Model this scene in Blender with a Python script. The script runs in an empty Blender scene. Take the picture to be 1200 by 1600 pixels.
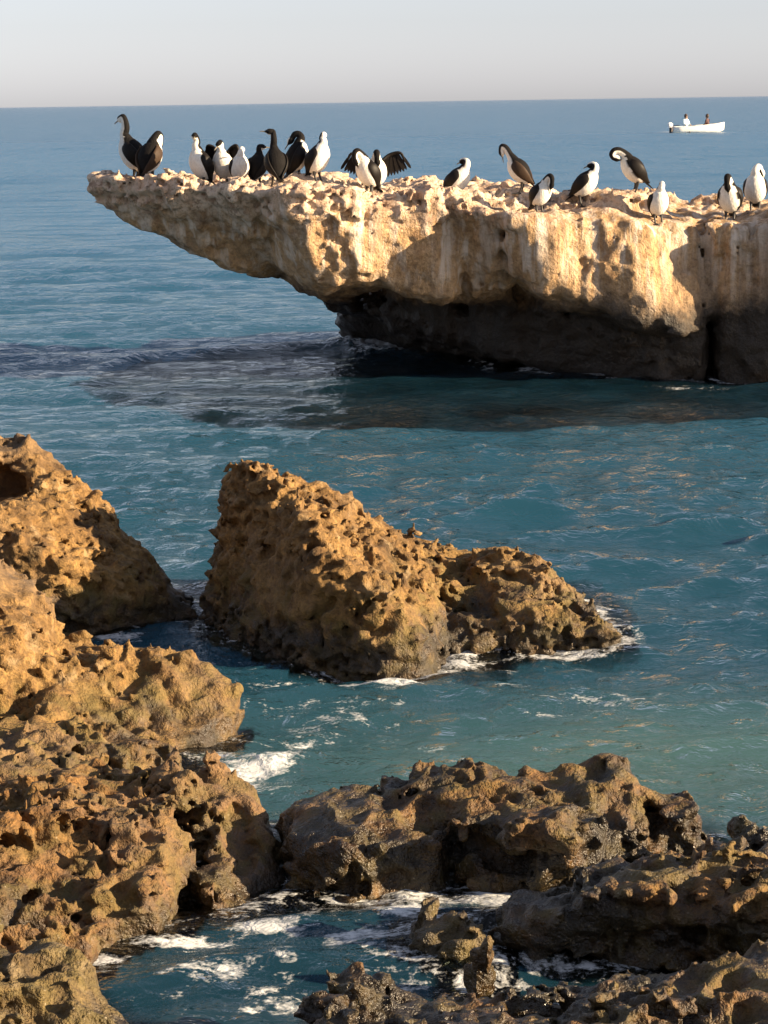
import bpy, bmesh, math, random
import numpy as np
from mathutils import Vector, Matrix
from mathutils.bvhtree import BVHTree

scene = bpy.context.scene
COL = scene.collection
R = math.radians

# ------------------------------------------------------------------ camera
CAM_H, F_PX, PITCH, ROLL = 3.1, 3600.0, math.atan(641/3600), R(-0.86)
cam_data = bpy.data.cameras.new('camera')
cam_data.sensor_fit = 'VERTICAL'
cam_data.sensor_height = 36.0
cam_data.lens = F_PX/1600*36
cam_data.clip_start = 0.1
cam_data.clip_end = 60000
cam = bpy.data.objects.new('camera', cam_data)
COL.objects.link(cam)
CAM_ROT = Matrix.Rotation(math.pi/2-PITCH, 4, 'X') @ Matrix.Rotation(ROLL, 4, 'Z')
cam.matrix_world = Matrix.Translation((0, 0, CAM_H)) @ CAM_ROT
scene.camera = cam

# ------------------------------------------------------------------ light
SUN_EL, SUN_AZ = R(17), R(107)        # azimuth clockwise from +Y (view direction)
world = bpy.data.worlds.new('World')
scene.world = world
world.use_nodes = True
wn = world.node_tree
sky = wn.nodes.new('ShaderNodeTexSky')
sky.sky_type = 'NISHITA'
sky.sun_disc = False
sky.sun_elevation = SUN_EL
sky.sun_rotation = SUN_AZ
sky.air_density = 1.0
sky.dust_density = 0.5
sky.ozone_density = 1.0
bg = wn.nodes['Background']
bg.inputs['Strength'].default_value = 0.052
hs = wn.nodes.new('ShaderNodeHueSaturation')      # thin sea haze: greyer air over the whole sky
hs.inputs['Saturation'].default_value = 0.36
wn.links.new(sky.outputs[0], hs.inputs['Color'])
tint = wn.nodes.new('ShaderNodeMix'); tint.data_type = 'RGBA'; tint.blend_type = 'MULTIPLY'
tint.inputs[0].default_value = 1.0
tint.inputs[7].default_value = (0.925, 0.955, 1.11, 1)
wn.links.new(hs.outputs[0], tint.inputs[6])
wn.links.new(tint.outputs[2], bg.inputs['Color'])
sun_data = bpy.data.lights.new('sun', 'SUN')
sun_data.energy = 5.0
sun_data.angle = R(0.6)
sun_data.color = (1.0, 0.77, 0.49)
sun = bpy.data.objects.new('sun', sun_data)
COL.objects.link(sun)
SUN_V = Vector((math.sin(SUN_AZ)*math.cos(SUN_EL), math.cos(SUN_AZ)*math.cos(SUN_EL), math.sin(SUN_EL)))
sun.rotation_euler = SUN_V.to_track_quat('Z', 'Y').to_euler()
sun.location = (20, -20, 20)

vs = scene.view_settings
vs.view_transform = 'Standard'
vs.look = 'None'
vs.exposure = 1.58
vs.gamma = 1.0
vs.use_curve_mapping = False
scene.cycles.use_denoising = True
scene.cycles.max_bounces = 4
scene.cycles.diffuse_bounces = 2
scene.cycles.glossy_bounces = 2
scene.cycles.transparent_max_bounces = 8

# ------------------------------------------------------------------ helpers
def ray(px, py):
    return (CAM_ROT.to_3x3() @ Vector(((px-600)/F_PX, -(py-800)/F_PX, -1.0)))
def W(px, py, Y):
    d = ray(px, py)
    t = Y/d.y
    return Vector((d.x*t, Y, CAM_H+d.z*t))
def S(px, py, z=0.0):
    d = ray(px, py)
    t = (z-CAM_H)/d.z
    return Vector((d.x*t, d.y*t, z))

_rng = np.random.RandomState(7)
_perm = np.concatenate([_rng.permutation(256)]*3).astype(np.int32)
_g = _rng.normal(size=(256, 3)); _g /= np.linalg.norm(_g, axis=1)[:, None]
_g = _g.astype(np.float32)

def perlin(x, y, z, seed=0):
    x = (x+seed*17.13).astype(np.float32); y = (y+seed*9.71).astype(np.float32); z = (z+seed*5.37).astype(np.float32)
    xi = np.floor(x); yi = np.floor(y); zi = np.floor(z)
    fx = x-xi; fy = y-yi; fz = z-zi
    X = xi.astype(np.int32) & 255; Y = yi.astype(np.int32) & 255; Z = zi.astype(np.int32) & 255
    u = fx*fx*fx*(fx*(fx*6-15)+10); v = fy*fy*fy*(fy*(fy*6-15)+10); w = fz*fz*fz*(fz*(fz*6-15)+10)
    gx, gy, gz = _g[:, 0], _g[:, 1], _g[:, 2]
    def corner(a, b, c):
        hsh = _perm[_perm[_perm[X+a]+Y+b]+Z+c]
        return gx[hsh]*(fx-a)+gy[hsh]*(fy-b)+gz[hsh]*(fz-c)
    x00 = corner(0, 0, 0); x00 += u*(corner(1, 0, 0)-x00)
    x10 = corner(0, 1, 0); x10 += u*(corner(1, 1, 0)-x10)
    x01 = corner(0, 0, 1); x01 += u*(corner(1, 0, 1)-x01)
    x11 = corner(0, 1, 1); x11 += u*(corner(1, 1, 1)-x11)
    x00 += v*(x10-x00); x01 += v*(x11-x01)
    return (x00+w*(x01-x00))*1.5

def hull_planes(pts):
    bm = bmesh.new()
    for p in pts: bm.verts.new(p)
    r = bmesh.ops.convex_hull(bm, input=bm.verts)
    bmesh.ops.recalc_face_normals(bm, faces=bm.faces)
    c = Vector((0, 0, 0))
    for p in pts: c += Vector(p)
    c /= len(pts)
    out, seen = [], []
    for f in bm.faces:
        n = f.normal.copy()
        if n.length < .5: continue
        o = f.verts[0].co
        if n.dot(c-o) > 0: n = -n
        d = n.dot(o)
        if any(n.dot(m) > .9995 and abs(d-e) < .01 for m, e in seen): continue
        seen.append((n, d)); out.append((n.x, n.y, n.z, d))
    bm.free()
    return np.array(out, np.float32)

def smin(a, b, k):
    h = np.clip(.5+.5*(b-a)/k, 0, 1)
    return b+(a-b)*h-k*h*(1-h)

def upsample(A, n, axis):
    """linear up-sampling by factor n along axis"""
    m = A.shape[axis]
    A0 = np.take(A, np.arange(m-1), axis); A1 = np.take(A, np.arange(1, m), axis)
    shp = list(A.shape); shp[axis] = (m-1)*n
    out = np.empty(shp, np.float32)
    sl = [slice(None)]*3
    for i in range(n):
        sl[axis] = slice(i, None, n)
        t = i/n
        out[tuple(sl)] = A0*(1-t)+A1*t
    return out

def surface_nets(Fd, org, h):
    s = Fd < 0
    c = np.zeros(tuple(d-1 for d in s.shape), np.uint8)
    for a in (0, 1):
        for b in (0, 1):
            for e in (0, 1):
                c += s[a:s.shape[0]-1+a, b:s.shape[1]-1+b, e:s.shape[2]-1+e]
    act = (c > 0) & (c < 8)
    I, J, K = np.nonzero(act)
    idx = np.full(act.shape, -1, np.int32)
    idx[I, J, K] = np.arange(len(I))
    cor = {}
    for a in (0, 1):
        for b in (0, 1):
            for e in (0, 1):
                cor[a, b, e] = Fd[I+a, J+b, K+e]
    acc = np.zeros((len(I), 3), np.float32); cnt = np.zeros(len(I), np.float32)
    for (p, q) in [((a, b, 0), (a, b, 1)) for a in (0, 1) for b in (0, 1)] + [((a, 0, b), (a, 1, b)) for a in (0, 1) for b in (0, 1)] + [((0, a, b), (1, a, b)) for a in (0, 1) for b in (0, 1)]:
        f0, f1 = cor[p], cor[q]
        m = (f0 < 0) != (f1 < 0)
        t = np.where(m, f0/np.where(m, f0-f1, 1), 0)
        for ax in range(3):
            acc[:, ax] += np.where(m, p[ax]+t*(q[ax]-p[ax]), 0)
        cnt += m
    v = np.stack([I, J, K], 1)+acc/cnt[:, None]
    v = v*h+np.array(org, np.float32)
    quads = []
    def emit(ax):
        sl0 = [slice(1, -1)]*3; sl1 = [slice(1, -1)]*3
        sl0[ax] = slice(0, -1); sl1[ax] = slice(1, None)
        A = s[tuple(sl0)]; B = s[tuple(sl1)]
        for flip, m in ((False, A & ~B), (True, ~A & B)):
            q = np.nonzero(m)
            o = [q[i]+(0 if i == ax else 1) for i in range(3)]
            b, e = (ax+1) % 3, (ax+2) % 3
            def cell(db, de):
                p = [o[0].copy(), o[1].copy(), o[2].copy()]
                p[b] = p[b]-db; p[e] = p[e]-de
                return idx[p[0], p[1], p[2]]
            qd = np.stack([cell(1, 1), cell(0, 1), cell(0, 0), cell(1, 0)], 1)
            quads.append(qd[:, ::-1] if flip else qd)
    for ax in range(3): emit(ax)
    return v.astype(np.float32), np.concatenate(quads).astype(np.int32)

def mesh_np(name, v, q, smooth=True):
    me = bpy.data.meshes.new(name)
    n = q.shape[1]
    me.vertices.add(len(v)); me.vertices.foreach_set('co', np.ascontiguousarray(v, np.float32).ravel())
    me.loops.add(q.size); me.loops.foreach_set('vertex_index', np.ascontiguousarray(q, np.int32).ravel())
    me.polygons.add(len(q))
    me.polygons.foreach_set('loop_start', np.arange(0, q.size, n, dtype=np.int32))
    me.polygons.foreach_set('loop_total', np.full(len(q), n, np.int32))
    me.polygons.foreach_set('use_smooth', np.full(len(q), smooth, bool))
    me.update(calc_edges=True)
    return me

def link(name, me, parent=None, mats=()):
    o = bpy.data.objects.new(name, me)
    COL.objects.link(o)
    for m in mats: me.materials.append(m)
    if parent: o.parent = parent
    return o
def tag(o, label=None, cat=None, group=None, kind=None):
    if label: o['label'] = label
    if cat: o['category'] = cat
    if group: o['group'] = group
    if kind: o['kind'] = kind
    return o

# ------------------------------------------------------------------ materials
def new_mat(name):
    m = bpy.data.materials.new(name); m.use_nodes = True
    nt = m.node_tree
    b = nt.nodes['Principled BSDF']
    return m, nt, b
def N(nt, typ, **kw):
    n = nt.nodes.new(typ)
    for k, v in kw.items():
        if k.startswith('i_'):
            n.inputs[k[2:].replace('_', ' ')].default_value = v
        else: setattr(n, k, v)
    return n
def noise(nt, vec, scale, detail=4, rough=.55, dist=0):
    n = N(nt, 'ShaderNodeTexNoise')
    n.inputs['Scale'].default_value = scale; n.inputs['Detail'].default_value = detail
    n.inputs['Roughness'].default_value = rough; n.inputs['Distortion'].default_value = dist
    nt.links.new(vec, n.inputs['Vector'])
    return n.outputs['Fac']
def ramp(nt, fac, stops, interp='LINEAR'):
    n = N(nt, 'ShaderNodeValToRGB')
    cr = n.color_ramp; cr.interpolation = interp
    while len(cr.elements) > 1: cr.elements.remove(cr.elements[-1])
    for i, (p, c) in enumerate(stops):
        e = cr.elements[0] if i == 0 else cr.elements.new(p)
        e.position = p
        e.color = (c, c, c, 1) if not hasattr(c, '__len__') else (*c, 1)
    nt.links.new(fac, n.inputs['Fac'])
    return n.outputs['Color']
def mix(nt, fac, a, b, mode='MIX'):
    n = N(nt, 'ShaderNodeMix', data_type='RGBA', blend_type=mode)
    for sock, v in ((n.inputs[0], fac), (n.inputs[6], a), (n.inputs[7], b)):
        if isinstance(v, bpy.types.NodeSocket): nt.links.new(v, sock)
        elif hasattr(v, '__len__'): sock.default_value = (*v, 1)
        else: sock.default_value = v
    return n.outputs[2]
def math_n(nt, op, a, b=None, clamp=False):
    n = N(nt, 'ShaderNodeMath', operation=op, use_clamp=clamp)
    for i, v in enumerate((a, b)):
        if v is None: continue
        if isinstance(v, bpy.types.NodeSocket): nt.links.new(v, n.inputs[i])
        else: n.inputs[i].default_value = v
    return n.outputs[0]
def maprange(nt, v, a, b, c=0.0, d=1.0):
    n = N(nt, 'ShaderNodeMapRange')
    n.inputs[1].default_value = a; n.inputs[2].default_value = b
    n.inputs[3].default_value = c; n.inputs[4].default_value = d
    nt.links.new(v, n.inputs[0])
    return n.outputs[0]
def scaled(nt, vec, s):
    n = N(nt, 'ShaderNodeMapping'); n.inputs['Scale'].default_value = s
    nt.links.new(vec, n.inputs['Vector'])
    return n.outputs[0]

def reef_material(name, light, mid, dark, wet_top=.12, wet_span=.35, algae=(.16, .12, .03), wet_dark=(.018, .014, .009), bump=1.0, speck=0.0, gloss=.35):
    light, mid, dark, algae = [tuple(c_*.66 for c_ in col) for col in (light, mid, dark, algae)]
    m, nt, b = new_mat(name)
    L = nt.links
    geo = N(nt, 'ShaderNodeNewGeometry')
    pos = geo.outputs['Position']
    sep = N(nt, 'ShaderNodeSeparateXYZ'); L.new(pos, sep.inputs[0])
    z = sep.outputs[2]
    n1 = noise(nt, pos, 3.2, 4, .62)
    n2 = noise(nt, pos, 14, 4, .65)
    n3 = noise(nt, pos, 55, 3, .6)
    c = ramp(nt, n1, [(.30, dark), (.45, mid), (.58, light), (.75, mid)])
    c = mix(nt, ramp(nt, n2, [(.35, 0), (.62, 1)]), mix(nt, .62, c, dark), c)
    c = mix(nt, ramp(nt, n3, [(.38, .55), (.6, 0)]), c, dark)
    big = noise(nt, pos, .9, 3, .6)
    c = mix(nt, ramp(nt, big, [(.42, .55), (.55, 0)]), c, mix(nt, .5, c, (.16, .13, .10)))
    pale = math_n(nt, 'MULTIPLY', ramp(nt, noise(nt, pos, 6, 4, .7), [(.56, 0), (.66, 1)]), ramp(nt, big, [(.45, 0), (.6, .6)]))
    c = mix(nt, pale, c, mix(nt, .55, light, (.34, .27, .17)))
    # algae and mussel belt, then the black splash belt near the water
    zz = math_n(nt, 'ADD', z, maprange(nt, n1, 0, 1, -.30, .30))
    zz = math_n(nt, 'ADD', zz, maprange(nt, n2, 0, 1, -.10, .10))
    belt = maprange(nt, zz, wet_top+wet_span*1.6, wet_top+wet_span*.4)
    patch = ramp(nt, noise(nt, pos, 7, 3, .7), [(.42, 0), (.60, 1)])
    c = mix(nt, math_n(nt, 'MULTIPLY', math_n(nt, 'MULTIPLY', belt, patch), .8), c, algae)
    wet = maprange(nt, zz, wet_top+wet_span*.5, wet_top-.05)
    wetp = math_n(nt, 'MULTIPLY', wet, ramp(nt, noise(nt, pos, 5, 3, .7), [(.36, .35), (.55, 1)]))
    c = mix(nt, math_n(nt, 'MULTIPLY', wetp, .88), c, wet_dark)
    vor = N(nt, 'ShaderNodeTexVoronoi'); vor.inputs['Scale'].default_value = 62
    L.new(pos, vor.inputs['Vector'])
    vc = N(nt, 'ShaderNodeSeparateColor'); L.new(vor.outputs['Color'], vc.inputs[0])
    if speck > 0:
        sp = math_n(nt, 'MULTIPLY', ramp(nt, vc.outputs[0], [(.72, 0), (.95, 1)]), ramp(nt, vor.outputs['Distance'], [(.12, 1), (.34, 0)]))
        sp = math_n(nt, 'MULTIPLY', sp, patch)
        sp = math_n(nt, 'MULTIPLY', sp, math_n(nt, 'MULTIPLY', belt, speck))
        c = mix(nt, sp, c, (.30, .25, .17))  # pale specks paint wet glints into the colour
    L.new(c, b.inputs['Base Color'])
    rg = mix(nt, wet, ramp(nt, n2, [(.3, .95), (.7, .8)]), ramp(nt, n2, [(.3, gloss*.6), (.7, gloss*1.6)]))
    L.new(rg, b.inputs['Roughness'])
    h = math_n(nt, 'ADD', math_n(nt, 'MULTIPLY', n2, .5), math_n(nt, 'MULTIPLY', n3, .28))
    n4 = noise(nt, pos, 150, 2, .6)
    h = math_n(nt, 'ADD', h, math_n(nt, 'MULTIPLY', n4, .10))
    h = math_n(nt, 'ADD', h, math_n(nt, 'MULTIPLY', math_n(nt, 'MULTIPLY', vor.outputs['Distance'], belt), -.10))
    bp = N(nt, 'ShaderNodeBump'); bp.inputs['Strength'].default_value = 1.0; bp.inputs['Distance'].default_value = .045*bump
    L.new(h, bp.inputs['Height']); L.new(bp.outputs[0], b.inputs['Normal'])
    return m

def ledge_material():
    m, nt, b = new_mat('weathered_limestone_with_guano')
    L = nt.links
    geo = N(nt, 'ShaderNodeNewGeometry'); pos = geo.outputs['Position']
    sep = N(nt, 'ShaderNodeSeparateXYZ'); L.new(pos, sep.inputs[0]); z = sep.outputs[2]
    n1 = noise(nt, pos, 1.1, 6, .6)
    n2 = noise(nt, pos, 5.5, 6, .65)
    n3 = noise(nt, pos, 26, 5, .65)
    drip = noise(nt, scaled(nt, pos, (4.2, 2.2, .42)), 1.0, 6, .62)
    drip2 = noise(nt, scaled(nt, pos, (9.5, 6, .9)), 1.0, 5, .6)
    c = ramp(nt, n2, [(.32, (.34, .22, .11)), (.48, (.50, .35, .19)), (.66, (.60, .44, .27))])
    c = mix(nt, ramp(nt, drip, [(.38, .65), (.52, 0)]), c, (.21, .175, .14))
    c = mix(nt, ramp(nt, n3, [(.36, .5), (.55, 0)]), c, (.16, .11, .07))
    # runs of guano down the face and a pale crust on top
    g = math_n(nt, 'MULTIPLY', ramp(nt, drip2, [(.48, 0), (.62, 1)]), maprange(nt, math_n(nt, 'ADD', z, maprange(nt, drip, 0, 1, -1.2, 1.2)), .7, 1.7))
    c = mix(nt, math_n(nt, 'MULTIPLY', g, .85), c, (.72, .68, .61))
    crust = maprange(nt, math_n(nt, 'ADD', z, maprange(nt, n2, 0, 1, -.55, .55)), 1.75, 2.05)
    crust = math_n(nt, 'MULTIPLY', crust, ramp(nt, n3, [(.36, .15), (.5, 1)]))
    c = mix(nt, math_n(nt, 'MULTIPLY', crust, .8), c, mix(nt, ramp(nt, n1, [(.4, 0), (.6, 1)]), (.68, .53, .42), (.78, .70, .60)))
    brown = math_n(nt, 'MULTIPLY', ramp(nt, noise(nt, pos, 3.4, 5, .7), [(.53, 0), (.60, 1)]), maprange(nt, z, 1.5, 1.9))
    c = mix(nt, math_n(nt, 'MULTIPLY', brown, .55), c, (.20, .11, .07))
    # black tidal belt that also paints in the shade of the undercut
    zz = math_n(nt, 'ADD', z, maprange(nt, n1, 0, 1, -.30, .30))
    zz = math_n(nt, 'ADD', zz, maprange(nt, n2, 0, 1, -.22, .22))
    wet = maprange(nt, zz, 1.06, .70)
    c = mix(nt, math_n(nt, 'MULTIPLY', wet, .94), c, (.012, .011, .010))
    c = mix(nt, 1.0, c, (.98, .88, .80), 'MULTIPLY')
    L.new(c, b.inputs['Base Color'])
    L.new(mix(nt, wet, (.92,)*3, (.45,)*3), b.inputs['Roughness'])
    h = math_n(nt, 'ADD', math_n(nt, 'MULTIPLY', n2, .6), math_n(nt, 'MULTIPLY', n3, .3))
    h = math_n(nt, 'ADD', h, math_n(nt, 'MULTIPLY', drip2, .25))
    bp = N(nt, 'ShaderNodeBump'); bp.inputs['Strength'].default_value = 1.0; bp.inputs['Distance'].default_value = .10
    L.new(h, bp.inputs['Height']); L.new(bp.outputs[0], b.inputs['Normal'])
    return m

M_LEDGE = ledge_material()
M_GOLD = reef_material('golden_reef_limestone', (.50, .285, .085), (.35, .19, .055), (.085, .045, .016), wet_top=.11, wet_span=.24, bump=.9, gloss=.5)
M_RUST = reef_material('rusty_reef_limestone', (.48, .235, .06), (.31, .145, .038), (.055, .029, .011), wet_top=.06, wet_span=.30, bump=1.0, speck=.8)
M_DARK = reef_material('wet_and_shade_dark_reef_rock', (.44, .215, .06), (.17, .085, .028), (.022, .015, .009), wet_top=.27, wet_span=.28, bump=1.1, speck=.8, gloss=.3)  # black belt holds wetness plus painted shade of faces turned from the sun
M_MUSSEL = reef_material('mussel_crusted_rock', (.36, .24, .09), (.22, .14, .055), (.045, .03, .014), wet_top=.08, wet_span=.5, bump=1.4, speck=1.0, gloss=.28)

M_WEED = reef_material('dark_weed_and_reflection', (.075, .045, .018), (.035, .024, .012), (.012, .010, .007), wet_top=-.8, wet_span=.1)

# ------------------------------------------------------------------ rocks
ROCKS = []
def rock(name, chunks, vox, mat, label, cat='rock', amp=1.0, zmin=-.43, warp=.07, flute=0, seed=1, k=.06, coarse=4, scale=1.0, carve=(), shrink=0.0, fine=1.0, rim=None, lump=1.0):
    planes = [hull_planes(c) for c in chunks]
    cut = [hull_planes(c) for c in carve]
    pts = np.array([tuple(p) for c in chunks for p in c], np.float32)
    pad = .18*scale
    lo = pts.min(0)-pad; hi = pts.max(0)+pad
    lo[2] = zmin
    hc = vox*coarse
    nn = np.ceil((hi-lo)/hc).astype(int)+2
    gx = lo[0]+np.arange(nn[0])*hc; gy = lo[1]+np.arange(nn[1])*hc; gz = lo[2]+np.arange(nn[2])*hc
    X, Y, Z = np.meshgrid(gx, gy, gz, indexing='ij')
    X = X.astype(np.float32); Y = Y.astype(np.float32); Z = Z.astype(np.float32)
    sh = X.shape
    xf, yf, zf = X.ravel(), Y.ravel(), Z.ravel()
    if warp:
        s = 1.7/scale
        xw = xf+warp*perlin(xf*s, yf*s, zf*s, seed+11); yw = yf+warp*perlin(xf*s, yf*s, zf*s, seed+23); zw = zf+warp*.8*perlin(xf*s, yf*s, zf*s, seed+31)
    else: xw, yw, zw = xf, yf, zf
    D = None
    for P in planes:
        d = np.full(xf.shape, -1e9, np.float32)
        for (a, b, c, e) in P: np.maximum(d, a*xw+b*yw+c*zw-e, out=d)
        D = d if D is None else smin(D, d, k)
    for P in cut:
        d = np.full(xf.shape, -1e9, np.float32)
        for (a, b, c, e) in P: np.maximum(d, a*xw+b*yw+c*zw-e, out=d)
        D = -smin(-D, d, k)
    D = D.reshape(sh)
    for ax in range(3): D = upsample(D, coarse, ax)
    D += shrink
    core = D < D.min()*.6
    q = 1/scale
    def band_pts(w):
        band = np.abs(D) < w
        I = np.nonzero(band)
        return band, I, lo[0]+I[0].astype(np.float32)*vox, lo[1]+I[1].astype(np.float32)*vox, lo[2]+I[2].astype(np.float32)*vox
    band, I, x, y, z = band_pts((.20*amp+.05)*scale+flute*.9)
    dn = lump*.115*perlin(x*2.3*q, y*2.3*q, z*2.3*q, seed)
    rx, ry, rz = x*.8+z*.6, y, z*.8-x*.6
    n = perlin(rx*5*q, ry*5*q, rz*5*q, seed+1); dn += lump*.055*(.45-2.0*np.abs(n))
    dn = (dn-.02)*amp*scale
    if flute:
        n = perlin(x*1.5, y*1.2, z*.40, seed+7); dn += flute*n
        n = perlin(x*3.6, y*2.6, z*.9, seed+8); dn += flute*.45*(1-2.2*np.abs(n))*.6
    D[I] -= dn
    band2, I, x, y, z = band_pts(.11*amp*scale*max(fine, 1))
    # bend the pattern and let pitted and plain areas alternate
    m = perlin(x*1.6*q, y*1.6*q, z*1.6*q, seed+40)
    rough_m = np.clip(.85+1.1*m, .35, 1.5)
    if rim is not None:
        rough_m = rough_m*(.5+.8*np.clip((z-rim)/.25, 0, 1))
    wq_ = .045*scale
    wx_ = perlin(x*6*q, y*6*q, z*6*q, seed+41)*wq_; wy_ = perlin(x*6*q, y*6*q, z*6*q, seed+42)*wq_
    x = x+wx_; y = y+wy_; z = z+wx_*.7-wy_*.7
    rx, ry, rz = x*.8+z*.6, y, z*.8-x*.6
    n = perlin(x*9*q, y*9*q, z*9*q, seed+2); dn = .030*(.40-1.9*np.abs(n))+.034*n
    n = perlin(x*2.2*q, y*2.2*q, z*15*q, seed+6); dn += .030*n
    n = perlin(rx*17*q, ry*17*q, rz*17*q, seed+3); dn += .036*n
    n = perlin(rx*24*q, ry*24*q, rz*24*q, seed+5); dn += .016*(.40-1.9*np.abs(n))+.020*n
    n = perlin(x*44*q, y*44*q, z*44*q, seed+4); dn += .018*n
    D[I] -= dn*amp*scale*fine*rough_m
    D[:, :, 0] = 1; D[0] = 1; D[-1] = 1; D[:, 0] = 1; D[:, -1] = 1; D[:, :, -1] = 1
    # drop crumbs that the noise cut off: keep what hangs together with the deep inside
    ins = D < 0
    seed_m = ins & ~band
    if not seed_m.any(): seed_m = ins & core
    for _ in range(60):
        g = seed_m.copy()
        for ax in range(3):
            a0 = [slice(None)]*3; a1 = [slice(None)]*3
            a0[ax] = slice(0, -1); a1[ax] = slice(1, None)
            g[tuple(a0)] |= seed_m[tuple(a1)]; g[tuple(a1)] |= seed_m[tuple(a0)]
        g &= ins
        if g.sum() == seed_m.sum(): break
        seed_m = g
    D[ins & ~seed_m] = .01
    v, qd = surface_nets(D, lo, vox)
    me = mesh_np(name, v, qd)
    o = link(name, me, None, [mat])
    tag(o, label, cat)
    ROCKS.append(v)
    return o

def B(x, y, Y): return W(x, y, Y)
ZB = -.60
def low(p, z=ZB): return Vector((p.x, p.y, z))

# --- the overhanging ledge
lc = []
lc.append([B(118, 284, 26.4), B(122, 292, 26.5), B(150, 270, 26.3), B(205, 278, 25.9), B(330, 291, 25.5), B(440, 290, 25.0),
           B(130, 272, 27.2), B(440, 282, 28.2), B(205, 352, 26.5), B(300, 399, 26.4), B(400, 430, 26.3), B(470, 452, 26.5), B(480, 452, 28.4), B(300, 385, 27.8)])
lc.append([B(425, 288, 24.75), B(560, 288, 24.95), B(705, 300, 25.4), B(705, 280, 28.5), B(425, 277, 28.5),
           B(415, 415, 26.0), B(520, 450, 25.35), B(715, 468, 25.75), B(470, 455, 28.5), B(720, 470, 28.5)])
lc.append([B(690, 305, 25.35), B(800, 332, 25.15), B(810, 300, 26.5), B(690, 290, 27.6), B(720, 470, 26.2), B(800, 455, 25.5), B(700, 480, 28), B(820, 500, 27)])
lc.append([B(790, 337, 25.1), B(860, 333, 25.05), B(1000, 348, 25.15), B(1112, 348, 25.5), B(1112, 305, 28), B(790, 296, 28),
           B(795, 430, 25.35), B(905, 484, 25.1), B(1060, 520, 25.05), B(1112, 528, 25.35), B(1112, 520, 28), B(800, 480, 28)])
lc.append([B(1095, 340, 25.4), B(1330, 325, 24.7), B(1330, 295, 28.5), B(1095, 305, 28.5),
           low(S(1108, 588)), low(S(1330, 592)), low(S(1330, 530)), low(S(1105, 530)), B(1112, 540, 25.4), B(1330, 520, 24.8)])
# raised back of the ledge
lc.append([B(640, 288, 26.2), B(1010, 308, 25.6), B(1010, 303, 28.5), B(640, 283, 28.5), B(640, 330, 26.4), B(1010, 345, 25.8), B(640, 330, 28.5), B(1010, 345, 28.5)])
# undercut foot
lc.append([low(S(560, 508)), low(S(700, 530)), low(S(900, 562)), low(S(1110, 592)), low(S(1110, 530)), low(S(620, 490)),
           B(505, 462, 28), B(700, 475, 26.9), B(900, 480, 25.9), B(1110, 520, 25.3), B(1110, 440, 29), B(560, 430, 30)])
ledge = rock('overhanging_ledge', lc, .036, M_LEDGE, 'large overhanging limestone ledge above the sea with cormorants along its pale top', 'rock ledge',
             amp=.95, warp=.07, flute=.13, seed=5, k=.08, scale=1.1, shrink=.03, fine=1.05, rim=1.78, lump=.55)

# --- rocks in the middle ground
slab = rock('slanting_rock', [[B(-30, 720, 14.5), B(38, 668, 14.6), B(80, 710, 14.5), B(20, 690, 14.8), B(70, 740, 14.2), B(0, 760, 14.3), B(40, 760, 14.9)], [B(120, 740, 14.4), B(150, 765, 14.4), B(190, 820, 14.3), B(130, 800, 14.1), B(150, 800, 14.6)],
    [B(-160, 660, 15.3), B(-20, 690, 14.9), B(38, 682, 14.7), B(95, 712, 14.6), B(195, 850, 14.35), B(306, 940, 14.15),
     B(-160, 800, 13.2), B(0, 838, 13.15), B(75, 870, 13.2), B(125, 878, 13.3), B(210, 918, 13.55), B(300, 945, 13.8),
     low(S(-160, 975)), low(S(60, 975)), low(S(308, 956)), low(B(300, 930, 14.6)), low(B(-200, 800, 16.2)), B(-200, 660, 16)]],
    .018, M_GOLD, 'golden limestone slab slanting down to the water at the left edge of the picture', amp=.85, fine=1.3, lump=.45, warp=.04, seed=9,
    carve=[[B(-60, 735, 13.2), B(60, 745, 13.2), B(70, 780, 13.2), B(-60, 790, 13.2), B(-60, 725, 14.5), B(40, 735, 14.5), B(40, 770, 14.5), B(-60, 780, 14.5)]])

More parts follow.
